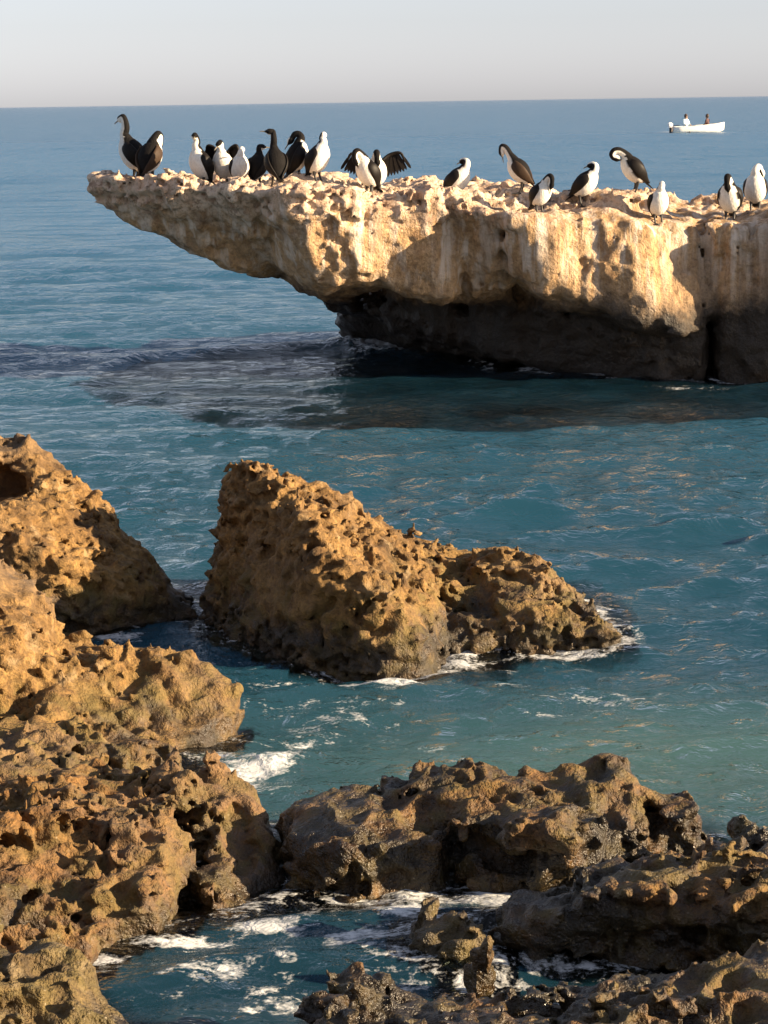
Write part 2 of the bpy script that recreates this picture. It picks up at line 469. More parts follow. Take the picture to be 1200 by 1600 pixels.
def spike(px, py, Y, w=24, hgt=40):
    return [B(px-w, py+hgt*.8, Y), B(px+w, py+hgt*.9, Y), B(px, py, Y), B(px-w*.5, py+8, Y+.06), B(px+w*.6, py+hgt, Y-.12), B(px-w*.4, py+hgt, Y-.10), B(px, py+hgt, Y+.15)]
mid = rock('jagged_rock', [spike(395, 706, 13.6, 20), spike(352, 738, 13.7, 16), spike(485, 762, 13.65), spike(552, 768, 13.75, 28), spike(598, 782, 13.8), spike(650, 800, 13.85),
    spike(772, 838, 13.7), spike(835, 848, 13.6, 26), spike(868, 888, 13.45, 20), spike(912, 922, 13.25, 20), spike(945, 966, 13.05, 22), spike(470, 850, 12.8, 26), spike(600, 905, 12.65, 28), spike(665, 965, 12.65, 24),
    [B(345, 800, 13.75), B(365, 734, 13.8), B(418, 720, 13.6), B(440, 752, 13.55), B(515, 832, 12.8), B(485, 885, 12.75), B(575, 925, 12.6), B(640, 960, 12.6), B(690, 1015, 12.7),
     B(500, 800, 13.8), B(560, 806, 13.9), B(640, 832, 13.9), B(690, 872, 13.9), B(360, 760, 14.3), B(640, 840, 14.5), B(700, 900, 13.9),
     low(S(312, 982)), low(S(450, 1018)), low(S(640, 1040)), low(S(690, 1042)), low(S(715, 1015)), low(B(700, 900, 14.8)), low(B(330, 800, 14.8)), B(325, 905, 13.75)],
    [B(348, 800, 13.7), B(362, 722, 13.7), B(420, 705, 13.5), B(430, 800, 13.3), B(350, 850, 13.6), B(430, 860, 13.4), B(362, 730, 14.0), B(428, 722, 13.9), B(440, 840, 14.1)],
    [B(700, 885, 14.0), B(740, 858, 13.85), B(775, 850, 13.75), B(832, 862, 13.7), B(856, 886, 13.6), B(912, 936, 13.3), B(965, 984, 13.0), B(760, 905, 13.35), B(795, 960, 13.1),
     B(840, 870, 14.4), B(700, 885, 14.5), low(S(975, 1018)), low(S(800, 1014)), low(S(770, 1003)), low(B(960, 980, 14.6)), low(B(700, 900, 14.8))],
    [B(640, 835, 14.1), B(700, 872, 14.0), B(760, 870, 14.0), B(640, 850, 14.6), B(760, 870, 14.6), B(680, 930, 13.6), B(780, 940, 13.5), B(700, 985, 13.1), B(780, 990, 13.05), low(B(690, 990, 12.95)), low(B(780, 1000, 12.9)), low(B(640, 850, 14.8)), low(B(780, 870, 14.8))]],
    .0155, M_GOLD, 'tall jagged golden rock standing in the water at the centre, dark on its left face', carve=[[B(690, 905, 12.3), B(775, 885, 12.3), B(790, 965, 12.3), B(705, 965, 12.3), B(670, 900, 13.55), B(745, 890, 13.6), B(765, 960, 13.4), B(690, 960, 13.4)]], amp=.9, seed=14, k=.025, shrink=.01, fine=1.35, lump=.4, warp=.05)

rock('small_rock', [[B(728, 1030, 12.95), B(742, 1013, 12.95), B(765, 1020, 12.95), B(776, 1040, 12.9), low(S(718, 1046)), low(S(778, 1050)), low(S(750, 1056)), low(B(740, 1010, 13.3)), B(745, 1018, 13.1)]],
     .012, M_GOLD, 'small dark pointed rock in the water at the foot of the jagged rock', amp=.45, seed=3, k=.03)

rock('bank_rock', [
    [B(-150, 830, 12.2), B(-30, 880, 12.0), B(30, 900, 11.9), B(70, 930, 11.8), B(112, 990, 11.6), B(-150, 900, 11), B(60, 1010, 11.1), B(-150, 1160, 10.4),
     low(S(120, 1010)), low(S(150, 1120)), low(S(-150, 1200)), low(B(-150, 830, 13))],
    [B(60, 985, 11.9), B(120, 985, 11.8), B(210, 1005, 11.6), B(300, 1042, 11.4), B(340, 1048, 11.35), B(372, 1082, 11.2), B(345, 1120, 11.0), B(300, 1150, 10.8), B(60, 1150, 10.6), B(60, 1050, 11),
     low(S(345, 1120)), low(S(335, 1165)), low(S(240, 1195)), low(S(0, 1230)), low(S(80, 1000)), low(S(200, 1020))],
    [B(-150, 1120, 10.6), B(200, 1130, 10.6), B(290, 1160, 10.4), B(-150, 1190, 9.9), B(150, 1190, 9.9), low(S(300, 1180)), low(S(-150, 1260)), low(S(160, 1230)), low(S(-150, 1100)), low(S(250, 1120))]],
    .0165, M_GOLD, 'broad lumpy golden rock bank at the left, its end jutting into the water', amp=1.05, seed=22, fine=1.25, lump=.7)

rock('foreground_reef', [
    [B(-150, 1200, 9.6), B(60, 1210, 9.6), B(200, 1200, 9.6), B(270, 1183, 9.7), B(280, 1210, 9.3), B(-150, 1300, 8.5), B(0, 1290, 8.6), B(180, 1290, 8.7), B(290, 1290, 8.8),
     B(20, 1400, 8.1), B(230, 1400, 8.25), low(S(215, 1490)), low(S(100, 1525)), low(S(-150, 1560)), low(S(290, 1460)), low(S(290, 1240)), low(S(-150, 1230))],
    [B(290, 1245, 9.3), B(345, 1208, 9.4), B(400, 1214, 9.35), B(446, 1250, 9.2), B(455, 1300, 8.95), B(300, 1300, 8.9), B(462, 1370, 8.6), B(450, 1415, 8.45), B(300, 1420, 8.4),
     low(S(505, 1438)), low(S(450, 1456)), low(S(300, 1468)), low(S(260, 1470)), low(S(280, 1260)), low(S(440, 1280))],
    [B(-150, 1330, 8.2), B(60, 1400, 8.0), B(130, 1440, 7.95), B(-150, 1420, 7.7), B(90, 1470, 7.8), low(S(230, 1490)), low(S(120, 1520)), low(S(-150, 1560)), low(S(-150, 1400)), low(S(200, 1440))]],
    .0145, M_RUST, 'rust brown lumpy reef block at lower left with dark hollows above the pool', carve=[[B(250, 1345, 7.6), B(250, 1485, 7.6), B(308, 1345, 7.6), B(308, 1485, 7.6), B(262, 1373, 8.75), B(262, 1457, 8.75), B(296, 1373, 8.75), B(296, 1457, 8.75)], [B(100, 1300, 7.6), B(100, 1400, 7.6), B(180, 1300, 7.6), B(180, 1400, 7.6), B(120, 1325, 8.7), B(120, 1375, 8.7), B(160, 1325, 8.7), B(160, 1375, 8.7)], [B(-20, 1385, 7.2), B(-20, 1450, 7.2), B(50, 1385, 7.2), B(50, 1450, 7.2), B(-2, 1401, 8.1), B(-2, 1434, 8.1), B(32, 1401, 8.1), B(32, 1434, 8.1)]], amp=1.15, seed=33, fine=1.3)

def H(px, py, z): return S(px, py, z)
rock('barnacled_reef', [
    [H(455, 1262, .22), H(485, 1238, .28), H(560, 1222, .30), H(660, 1222, .30), H(720, 1235, .28), H(455, 1330, .18), H(580, 1320, .24), H(700, 1310, .26),
     low(S(455, 1405)), low(S(500, 1412)), low(S(600, 1388)), low(S(715, 1375)), low(S(450, 1290)), low(S(720, 1270))],
    [H(650, 1226, .30), H(800, 1212, .32), H(890, 1196, .36), H(960, 1194, .36), H(1020, 1235, .30), H(720, 1296, .31), H(870, 1288, .34), H(1000, 1285, .30),
     low(S(735, 1362)), low(S(870, 1358)), low(S(1020, 1345)), low(S(650, 1270)), low(S(1020, 1270))],
    [H(1000, 1240, .30), H(1060, 1226, .34), H(1085, 1216, .37), H(1096, 1285, .26), H(1005, 1292, .24), low(S(1104, 1322)), low(S(1000, 1342)), low(S(1000, 1270)), low(S(1098, 1275))],
    [H(1060, 1305, .20), H(1110, 1292, .27), H(1145, 1283, .30), H(1200, 1310, .28), H(1320, 1318, .30), H(1320, 1400, .20), H(1150, 1375, .20), H(1040, 1355, .16),
     low(S(1010, 1395)), low(S(1320, 1430)), low(S(1040, 1320)), low(S(1320, 1350))]],
    .0145, M_DARK, 'long dark reef ridge across the lower right, crusted with barnacles along its top', carve=[[B(740, 1312, 8.2), B(855, 1308, 8.2), B(740, 1385, 8.2), B(855, 1385, 8.2), B(760, 1330, 8.85), B(840, 1328, 8.85), B(760, 1370, 8.85), B(840, 1370, 8.85)]], amp=1.05, seed=41, shrink=-.02, fine=1.5, lump=.8)

rock('wet_reef', [
    [H(800, 1398, .20), H(900, 1374, .27), H(1000, 1354, .31), H(1100, 1352, .32), H(1320, 1362, .32), H(800, 1432, .21), H(1000, 1410, .32), H(1200, 1425, .31), H(1320, 1435, .30), H(770, 1452, .12),
     low(S(755, 1476)), low(S(850, 1505)), low(S(1000, 1505)), low(S(1320, 1512)), low(S(790, 1415)), low(S(1320, 1400))]],
    .0145, M_DARK, 'wet reef block at the right, blackened by painted shade too, with a dry brown crust on its top edge', amp=.95, seed=47, fine=1.5, lump=.6, shrink=-.03)

rock('yellow_rock', [
    [H(664, 1428, .15), H(695, 1412, .17), H(716, 1444, .15), H(650, 1466, .12), H(752, 1474, .12), H(690, 1488, .10), low(S(632, 1496)), low(S(700, 1520)), low(S(768, 1506)), low(S(662, 1455)), low(S(730, 1465))]],
     .011, M_MUSSEL, 'small yellow and brown weedy rock between the foam and the black reef block', amp=.6, seed=52, k=.03, shrink=-.02, lump=.5, fine=1.3)

rock('front_reef', [
    [H(515, 1545, .24), H(600, 1523, .31), H(650, 1526, .29), H(760, 1552, .22), H(500, 1640, .20), H(760, 1640, .22), low(S(468, 1605)), low(S(460, 1690)), low(S(780, 1690)), low(S(640, 1565)), low(S(770, 1580))],
    [H(740, 1572, .20), H(840, 1543, .26), H(900, 1535, .26), H(1000, 1513, .29), H(1060, 1498, .31), H(1200, 1480, .35), H(1320, 1470, .35), H(1320, 1640, .26), H(740, 1640, .22),
     low(S(740, 1680)), low(S(1320, 1700)), low(S(740, 1590)), low(S(1000, 1545)), low(S(1320, 1525))]],
    .013, M_DARK, 'low knobbly brown reef along the bottom right edge of the picture', amp=.95, seed=58, fine=1.4, lump=.7, shrink=-.03)

rock('mussel_rock', [
    [H(-150, 1430, .40), H(60, 1464, .34), H(105, 1496, .29), H(140, 1548, .21), H(192, 1598, .14), H(-150, 1640, .34), H(192, 1680, .12),
     low(S(150, 1570)), low(S(228, 1625)), low(S(220, 1720)), low(S(-150, 1740)), low(S(-150, 1500)), low(S(60, 1520))]],
    .013, M_MUSSEL, 'mussel covered brown rock in the bottom left corner', amp=.7, seed=63)

rock('pool_stone', [[H(745, 1532, .07), H(762, 1517, .12), H(778, 1532, .07), low(S(733, 1550)), low(S(788, 1550)), low(S(760, 1560)), low(S(745, 1538)), low(S(780, 1538))]],
     .010, M_DARK, 'little dark stone in the foam just above the bottom reef', amp=.3, seed=70, k=.03, shrink=-.035, fine=.7)

# unseen rocky ground under and behind the viewer, added to block sky fill
sxx = np.linspace(-45, 22, 150); syy = np.linspace(-32, 4.2, 110)
SXg, SYg = np.meshgrid(sxx, syy, indexing='ij')
sxf, syf = SXg.ravel(), SYg.ravel()
shz = np.interp(syf, [-32, -14, -5, -1, 1.2, 3.0, 4.2], [9, 7.5, 3.4, 1.6, 1.35, .6, -.8])
shz = shz+.5*perlin(sxf*.5, syf*.5, sxf*0, 95)*np.clip(-syf/4, .12, 1)+.18*perlin(sxf*1.7, syf*1.7, sxf*0, 96)*np.clip(1-syf/3, .2, 1)
shz = shz-np.clip((sxf-8)/8, 0, 1)*4
sid = np.arange(SXg.size).reshape(SXg.shape)
sq = np.stack([sid[:-1, :-1].ravel(), sid[1:, :-1].ravel(), sid[1:, 1:].ravel(), sid[:-1, 1:].ravel()], 1)
tag(link('unseen_sky_block_shore', mesh_np('unseen_sky_block_shore', np.stack([sxf, syf, shz], 1), sq), None, [M_RUST]), kind='structure')

pl = [S(100, 605), S(300, 655), S(500, 670), S(750, 670), S(1000, 660), S(1330, 648), S(1330, 560), S(700, 520), S(450, 548), S(230, 566)]  # dark reef slab that also stands in for the ledge's dark reflection
rock('reef_flat', [[Vector((p.x, p.y, -.11)) for p in pl]+[low(p) for p in pl]], .08, M_WEED,
     'dark weedy reef flat just under the water, also standing in for the reflection of the ledge', amp=.3, seed=80, warp=.12, fine=.5)

# ------------------------------------------------------------------ sea
GX0, GX1, GY0, GY1, GH = -8.0, 12.0, 6.0, 34.0, .04
gnx, gny = int((GX1-GX0)/GH), int((GY1-GY0)/GH)
bedz = np.full((gnx, gny), -9.0, np.float32)
solid = np.zeros((gnx, gny), np.float32)
for v in ROCKS:
    ii = ((v[:, 0]-GX0)/GH).astype(int); jj = ((v[:, 1]-GY0)/GH).astype(int)
    ok = (ii >= 0) & (ii < gnx) & (jj >= 0) & (jj < gny)
    lowv = ok & (v[:, 2] < .10)
    np.maximum.at(bedz, (ii[lowv], jj[lowv]), v[lowv, 2])
    near = ok & (np.abs(v[:, 2]) < .06)
    solid[ii[near], jj[near]] = 1
for _ in range(2):
    for ax in (0, 1):
        bedz = np.maximum(bedz, np.maximum(np.roll(bedz, 1, ax), np.roll(bedz, -1, ax)))
def blur(A, r, it=2):
    for _ in range(it):
        for ax in (0, 1):
            c = np.cumsum(np.concatenate([np.repeat(np.take(A, [0], ax), r+1, ax), A, np.repeat(np.take(A, [-1], ax), r, ax)], ax), ax)
            n = A.shape[ax]
            A = (np.take(c, np.arange(2*r+1, 2*r+1+n), ax)-np.take(c, np.arange(0, n), ax))/(2*r+1)
    return A
contact = np.clip(blur(solid, 3)*5, 0, 1)
contact_wide = np.clip(blur(solid, 9)*6, 0, 1)

def grid_sample(A, x, y, fill):
    i = (x-GX0)/GH-.5; j = (y-GY0)/GH-.5
    ok = (i >= 0) & (i < gnx-1) & (j >= 0) & (j < gny-1)
    i0 = np.clip(i.astype(int), 0, gnx-2); j0 = np.clip(j.astype(int), 0, gny-2)
    a = np.clip(i-i0, 0, 1); b = np.clip(j-j0, 0, 1)
    r = (A[i0, j0]*(1-a)+A[i0+1, j0]*a)*(1-b)+(A[i0, j0+1]*(1-a)+A[i0+1, j0+1]*a)*b
    return np.where(ok, r, fill)

def bed_height(x, y):
    """sandy shallows among the near rocks, dropping away seaward, a dark reef platform before the ledge"""
    z = -.55-.055*np.clip(y-9, 0, 60)+.27*np.clip((9.0-y)/.5, 0, 1)
    z = z+.25*np.exp(-((x-2.2)**2/2.2+(y-10.2)**2/1.2))
    z = z+.10*perlin(x*.9, y*.9, x*0, 90)
    return np.maximum(z, -6)

def rows():
    r, out = 5.2, []
    while r < 32000:
        out.append(r)
        g = .0042 if r < 45 else (.0075 if r < 400 else .05)
        r *= 1+g
    return np.array(out)
rr = rows()
aa = np.concatenate([np.linspace(-1.0, -.245, 36)[:-1], np.linspace(-.245, .245, 410), np.linspace(.245, 1.0, 36)[1:]])
RR, AA = np.meshgrid(rr, aa, indexing='ij')
wx = (np.sin(AA)*RR).ravel().astype(np.float64); wy = (np.cos(AA)*RR).ravel().astype(np.float64)
rad = RR.ravel()
rowstep = np.gradient(rr); rs = np.repeat(rowstep, len(aa))
colstep = rad*.49/410
wz = np.zeros_like(wx); dx = np.zeros_like(wx); dy = np.zeros_like(wx)
rng = np.random.RandomState(21)
# shelter: calmer in the lee of the ledge and inside the pools
zero = np.zeros_like(wx)
p1 = perlin(wx*.16, wy*.10, zero, 71); p2 = perlin(wx*.5, wy*.35, zero, 72)
mod = np.clip(.95+.5*p1+.5*p2, .3, 1.6)
cl, cr = S(120, 585), S(1200, 600)
edge_px = [(100, 600), (400, 652), (700, 655), (1000, 645), (1300, 628)]
ex = np.array([S(*p).x for p in edge_px]); ey = np.array([S(*p).y for p in edge_px])
top_px = [(100, 580), (260, 556), (530, 548), (800, 570), (1300, 600)]
tx = np.array([S(*p).x for p in top_px]); ty = np.array([S(*p).y for p in top_px])
e_at = np.interp(wx, ex, ey)+.25*p2; t_at = np.interp(wx, tx, ty)+.15*p2
sx = np.clip((wx-S(90, 600).x)/.6, 0, 1)
lee = np.clip((wy-e_at)/.35, 0, 1)*np.clip((t_at+3.0-wy)/1.5, 0, 1)*sx
pool = np.clip((9.6-wy)/.5, 0, 1)
mod = mod*(1+.25*np.clip(1-np.abs(rad-18)/5, 0, 1))*(1-.15*lee)*(1-.25*pool)
NW = 110
for i in range(NW):
    lam = .18*(9.0/.18)**((i+rng.rand())/NW)
    th = math.pi/2*3+rng.normal()*(.55 if lam < .8 else .35)+.12
    kx, ky = math.cos(th), math.sin(th)
    k = 2*math.pi/lam
    steep = (.054 if lam < .6 else (.030 if lam < 2 else .007))*((lam/.3)**.7 if lam < .3 else 1)
    a = steep/k
    w = np.clip((lam/(2.2*np.maximum(rs, colstep))-1), 0, 1)
    ph = k*(kx*wx+ky*wy)+rng.rand()*6.283
    amp = a*w*(mod if lam < 4 else (mod*.5+.5))
    wz += amp*np.cos(ph)
    q = .6*amp*np.sin(ph)
    dx -= kx*q; dy -= ky*q
# long low swell with one crest standing up in front of the ledge
ridge = np.exp(-((wy-t_at)/.28)**2)*sx*np.clip((S(900, 570).x-wx)/1.5, 0, 1)
wz += .10*ridge
# foam weights ------------------------------------------------------
foam = np.zeros_like(wx); lift = np.zeros_like(wx)
def foam_spot(px, py, rx, ry, w, up=0.0, ang=0.0):
    global foam, lift
    c = S(px, py)
    kx = rx*c.y/F_PX                         # half width in pixels of the photograph -> metres
    ky = abs(S(px, py-ry).y-S(px, py+ry).y)/2
    u = (wx-c.x); v = (wy-c.y)
    ca, sa = math.cos(ang), math.sin(ang)
    u, v = u*ca+v*sa, -u*sa+v*ca
    d = (u/kx)**2+(v/ky)**2
    g = np.exp(-d**1.5)
    foam = np.maximum(foam, w*g); lift = np.maximum(lift, up*g)
foam_spot(610, 541, 100, 13, 1.05, .14)
foam_spot(680, 540, 40, 12, 1.05, .10)
foam_spot(555, 533, 40, 9, .9, .05)
foam_spot(430, 562, 60, 8, .55, .02)
foam_spot(840, 580, 60, 9, .6, .02); foam_spot(760, 572, 50, 8, .5); foam_spot(1090, 606, 90, 8, .5)
foam_spot(360, 1195, 100, 26, .72, .02); foam_spot(440, 1188, 60, 20, .76, .04); foam_spot(330, 1185, 60, 14, .9, .02); foam_spot(400, 1225, 60, 14, .8)
foam_spot(600, 1052, 110, 12, .80, .02); foam_spot(440, 1045, 90, 12, .62); foam_spot(560, 1075, 60, 10, .5)
foam_spot(180, 992, 60, 8, .75); foam_spot(250, 1010, 40, 8, .75); foam_spot(300, 1022, 60, 10, .6)
foam_spot(800, 1058, 50, 10, .7); foam_spot(790, 1025, 30, 8, .6)
foam_spot(800, 1145, 60, 6, .55); foam_spot(660, 1150, 60, 8, .5); foam_spot(420, 1105, 40, 8, .55)
foam_spot(630, 1372, 50, 26, .95, .05); foam_spot(585, 1350, 40, 20, .8, .03); foam_spot(760, 1400, 70, 16, .85, .02); foam_spot(850, 1385, 60, 12, .8, .02)
foam_spot(640, 1440, 80, 30, .80); foam_spot(540, 1490, 130, 55, .52); foam_spot(410, 1465, 80, 14, .8, .01); foam_spot(290, 1490, 110, 14, .74)
foam_spot(860, 1530, 130, 12, .72); foam_spot(735, 1555, 30, 14, .85); foam_spot(450, 1580, 120, 40, .50); foam_spot(160, 1522, 60, 10, .75); foam_spot(330, 1545, 120, 22, .48); foam_spot(250, 1575, 90, 16, .46); foam_spot(430, 1530, 90, 16, .5)
foam_spot(960, 1380, 50, 6, .7); foam_spot(1120, 1388, 40, 6, .7); foam_spot(1000, 1520, 120, 8, .5)
foam_spot(560, 1330, 60, 14, .6); foam_spot(520, 1120, 200, 60, .44); foam_spot(900, 1090, 200, 40, .38); foam_spot(300, 960, 60, 14, .6)
cont = grid_sample(contact, wx, wy, 0.0); contw = grid_sample(contact_wide, wx, wy, 0.0)
foam = np.maximum(foam, .68*cont*np.clip(.62+1.1*p2, 0, 1))
foam = np.maximum(foam, .55*contw*np.clip(.6+1.0*p1+.6*p2, 0, 1))
# the boat's wake
bw = S(1043, 206)
foam = np.maximum(foam, 1.3*np.exp(-(((wx-bw.x)/1.1)**2+((wy-bw.y)/2.5)**2)))
lump = perlin(wx*7, wy*5, zero, 77)*.5+perlin(wx*16, wy*12, zero, 78)*.3+.5
wz += lift*np.clip(lump, 0, 1.3)
# optical depth down to rock or bed
bz = bed_height(wx, wy)
rz = grid_sample(bedz, wx, wy, -9.0)
depth = np.clip(wz-np.maximum(bz, rz), 0, 20)
depth = np.where(rz > -.02, np.minimum(depth, .03), depth)
clear = np.exp(-depth*1.6)
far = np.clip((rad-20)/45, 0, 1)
tq = S(1080, 1180)
turq = np.exp(-(((wx-tq.x)/1.6)**2+((wy-tq.y)/1.1)**2))*.8+.25*np.clip((12.5-wy)/2, 0, 1)*np.clip((wy-9)/1, 0, 1)
rough = np.clip((rad-30)/200, 0, 1)
wv = np.stack([wx+dx, wy+dy, wz], 1)
nr, na = len(rr), len(aa)
ids = np.arange(nr*na).reshape(nr, na)
wq = np.stack([ids[:-1, :-1].ravel(), ids[:-1, 1:].ravel(), ids[1:, 1:].ravel(), ids[1:, :-1].ravel()], 1)
sea_me = mesh_np('sea', wv, wq)
for nm, arr in (('foam', foam), ('clear', clear), ('far', far), ('rough', rough), ('shallow', np.clip(turq, 0, 1))):
    at = sea_me.attributes.new(nm, 'FLOAT', 'POINT')
    at.data.foreach_set('value', arr.astype(np.float32))

def sea_material():
    m, nt, b = new_mat('sea_water')
    L = nt.links
    nt.nodes.remove(b)
    out = nt.nodes['Material Output']
    def attr(n): return N(nt, 'ShaderNodeAttribute', attribute_name=n).outputs['Fac']
    geo = N(nt, 'ShaderNodeNewGeometry'); pos = geo.outputs['Position']
    far_a, clear_a, foam_a, rough_a = attr('far'), attr('clear'), attr('foam'), attr('rough')
    rp1 = noise(nt, scaled(nt, pos, (5.5, 6.5, 1)), 1.0, 4, .62, .5)
    rp2 = noise(nt, scaled(nt, pos, (.55, .22, 1)), 1.0, 5, .62, .3)
    rp3 = noise(nt, scaled(nt, pos, (1.6, .75, 1)), 1.0, 4, .6, .3)
    h = math_n(nt, 'MULTIPLY', rp1, maprange(nt, far_a, 0, 1, .060, .075))
    h = math_n(nt, 'ADD', h, math_n(nt, 'MULTIPLY', rp3, maprange(nt, rough_a, 0, .2, 0, .34)))
    h = math_n(nt, 'ADD', h, math_n(nt, 'MULTIPLY', rp2, maprange(nt, rough_a, .02, .5, 0, 1.3)))
    bp = N(nt, 'ShaderNodeBump'); bp.inputs['Strength'].default_value = 1; bp.inputs['Distance'].default_value = 1.0
    L.new(h, bp.inputs['Height'])
    nrm = bp.outputs[0]
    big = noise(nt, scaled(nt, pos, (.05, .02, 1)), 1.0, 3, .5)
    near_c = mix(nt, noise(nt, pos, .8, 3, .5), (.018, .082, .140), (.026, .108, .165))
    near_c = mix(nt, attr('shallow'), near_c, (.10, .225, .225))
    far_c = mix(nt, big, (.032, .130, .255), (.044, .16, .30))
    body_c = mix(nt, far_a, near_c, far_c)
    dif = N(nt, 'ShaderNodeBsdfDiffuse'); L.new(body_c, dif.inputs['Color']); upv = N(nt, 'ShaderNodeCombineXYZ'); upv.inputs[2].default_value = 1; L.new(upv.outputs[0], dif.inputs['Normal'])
    trn = N(nt, 'ShaderNodeBsdfTransparent'); trn.inputs['Color'].default_value = (.82, .95, .93, 1)
    body = N(nt, 'ShaderNodeMixShader'); L.new(clear_a, body.inputs[0]); L.new(dif.outputs[0], body.inputs[1]); L.new(trn.outputs[0], body.inputs[2])
    gl = N(nt, 'ShaderNodeBsdfGlossy'); L.new(nrm, gl.inputs['Normal'])
    L.new(maprange(nt, rough_a, 0, 1, .035, .30), gl.inputs['Roughness'])
    fr = N(nt, 'ShaderNodeFresnel'); fr.inputs['IOR'].default_value = 1.33; L.new(nrm, fr.inputs['Normal'])
    w = N(nt, 'ShaderNodeMixShader'); L.new(fr.outputs[0], w.inputs[0]); L.new(body.outputs[0], w.inputs[1]); L.new(gl.outputs[0], w.inputs[2])
    # foam: lacy threshold
    f1 = noise(nt, scaled(nt, pos, (4.0, 5.2, 4)), 1.0, 4, .62, .6)
    f2 = noise(nt, scaled(nt, pos, (15, 20, 16)), 1.0, 3, .65, .4)
    f3 = noise(nt, scaled(nt, pos, (55, 70, 40)), 1.0, 2, .6)
    lace = math_n(nt, 'ADD', math_n(nt, 'MULTIPLY', maprange(nt, f1, .34, .66), .52), math_n(nt, 'MULTIPLY', maprange(nt, f2, .3, .7), .36))
    lace = math_n(nt, 'ADD', lace, math_n(nt, 'MULTIPLY', maprange(nt, f3, .3, .7), .20))
    fm = math_n(nt, 'ADD', foam_a, lace)
    mask = maprange(nt, fm, 1.07, 1.36)
    fd = N(nt, 'ShaderNodeBsdfDiffuse')
    L.new(mix(nt, f2, (.50, .54, .57), (.70, .70, .69)), fd.inputs['Color'])
    fb = N(nt, 'ShaderNodeBump'); fb.inputs['Strength'].default_value = .5; fb.inputs['Distance'].default_value = .03
    L.new(f2, fb.inputs['Height']); L.new(fb.outputs[0], fd.inputs['Normal'])
    fin = N(nt, 'ShaderNodeMixShader'); L.new(mask, fin.inputs[0]); L.new(w.outputs[0], fin.inputs[1]); L.new(fd.outputs[0], fin.inputs[2])
    L.new(fin.outputs[0], out.inputs['Surface'])
    return m
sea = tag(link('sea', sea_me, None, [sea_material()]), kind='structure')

# sea bed
bx = np.linspace(-40, 40, 90); by = np.concatenate([np.linspace(3, 40, 110), np.geomspace(42, 120, 30)])
BXg, BYg = np.meshgrid(bx, by, indexing='ij')
bzz = bed_height(BXg.ravel(), BYg.ravel())-.01
bid = np.arange(BXg.size).reshape(BXg.shape)
bq = np.stack([bid[:-1, :-1].ravel(), bid[1:, :-1].ravel(), bid[1:, 1:].ravel(), bid[:-1, 1:].ravel()], 1)
mb, ntb, bb = new_mat('sea_bed_sand')
pb = N(ntb, 'ShaderNodeNewGeometry').outputs['Position']
ntb.links.new(ramp(ntb, noise(ntb, pb, 1.6, 5, .6), [(.40, (.10, .075, .04)), (.52, (.24, .20, .12)), (.62, (.38, .33, .22))]), bb.inputs['Base Color'])
bb.inputs['Roughness'].default_value = .9
tag(link('sea_bed', mesh_np('sea_bed', np.stack([BXg.ravel(), BYg.ravel(), bzz], 1), bq), None, [mb]), kind='structure')

# ------------------------------------------------------------------ cormorants
def vcol_material(name, rough=.6):
    m, nt, b = new_mat(name)
    at = N(nt, 'ShaderNodeAttribute', attribute_name='tint')
    pos = N(nt, 'ShaderNodeTexCoord').outputs['Object']
    n = noise(nt, scaled(nt, pos, (60, 60, 26)), 1, 4, .6)
    nt.links.new(mix(nt, ramp(nt, n, [(.35, .35), (.6, 0)]), at.outputs['Color'], mix(nt, 1, at.outputs['Color'], (.55, .5, .45), 'MULTIPLY')), b.inputs['Base Color'])
    b.inputs['Roughness'].default_value = .8; b.inputs['Specular IOR Level'].default_value = .15
    bp = N(nt, 'ShaderNodeBump'); bp.inputs['Strength'].default_value = .8; bp.inputs['Distance'].default_value = .01
    nt.links.new(n, bp.inputs['Height']); nt.links.new(bp.outputs[0], b.inputs['Normal'])
    return m
M_FEATHER = vcol_material('cormorant_plumage')
def plain(name, col, rough=.5, var=.3, sc=30):
    m, nt, b = new_mat(name)
    pos = N(nt, 'ShaderNodeTexCoord').outputs['Object']
    n = noise(nt, pos, sc, 3, .6)
    nt.links.new(mix(nt, n, tuple(c*(1-var) for c in col), tuple(min(1, c*(1+var)) for c in col)), b.inputs['Base Color'])
    b.inputs['Roughness'].default_value = rough
    return m
M_WING = plain('black_brown_wing_feathers', (.010, .008, .007), .5, .5, 45)
M_BROWN = plain('worn_brown_wing_feathers', (.045, .028, .018), .6, .4, 45)
for m_ in (M_WING, M_BROWN):
    m_.node_tree.nodes['Principled BSDF'].inputs['Specular IOR Level'].default_value = .15
M_BILL = plain('horn_grey_bill', (.16, .14, .11), .4)
M_FOOT = plain('black_webbed_foot', (.02, .018, .017), .5)
M_EYE = plain('dark_eye', (.01, .01, .01), .15)
BLACK, WHITE = (.008, .007, .007), (.80, .77, .70)

def catmull(P, n):
    P = np.array(P, float)
    Q = np.vstack([2*P[0]-P[1], P, 2*P[-1]-P[-2]])
    out = []
    for i in range(len(P)-1):
        p0, p1, p2, p3 = Q[i:i+4]
        for t in np.linspace(0, 1, n, endpoint=False):
            out.append(.5*((2*p1)+(-p0+p2)*t+(2*p0-5*p1+4*p2-p3)*t*t+(-p0+3*p1-3*p2+p3)*t**3))
    out.append(P[-1])
    return np.array(out)

def tint_mesh(name, verts, faces, cols, smooth=True):
    me = bpy.data.meshes.new(name)
    me.from_pydata([tuple(v) for v in verts], [], faces)
    for p in me.polygons: p.use_smooth = smooth
    if cols is not None:
        a = me.attributes.new('tint', 'FLOAT_COLOR', 'POINT')
        a.data.foreach_set('color', np.array([(*c, 1) for c in cols], np.float32).ravel())
    return me

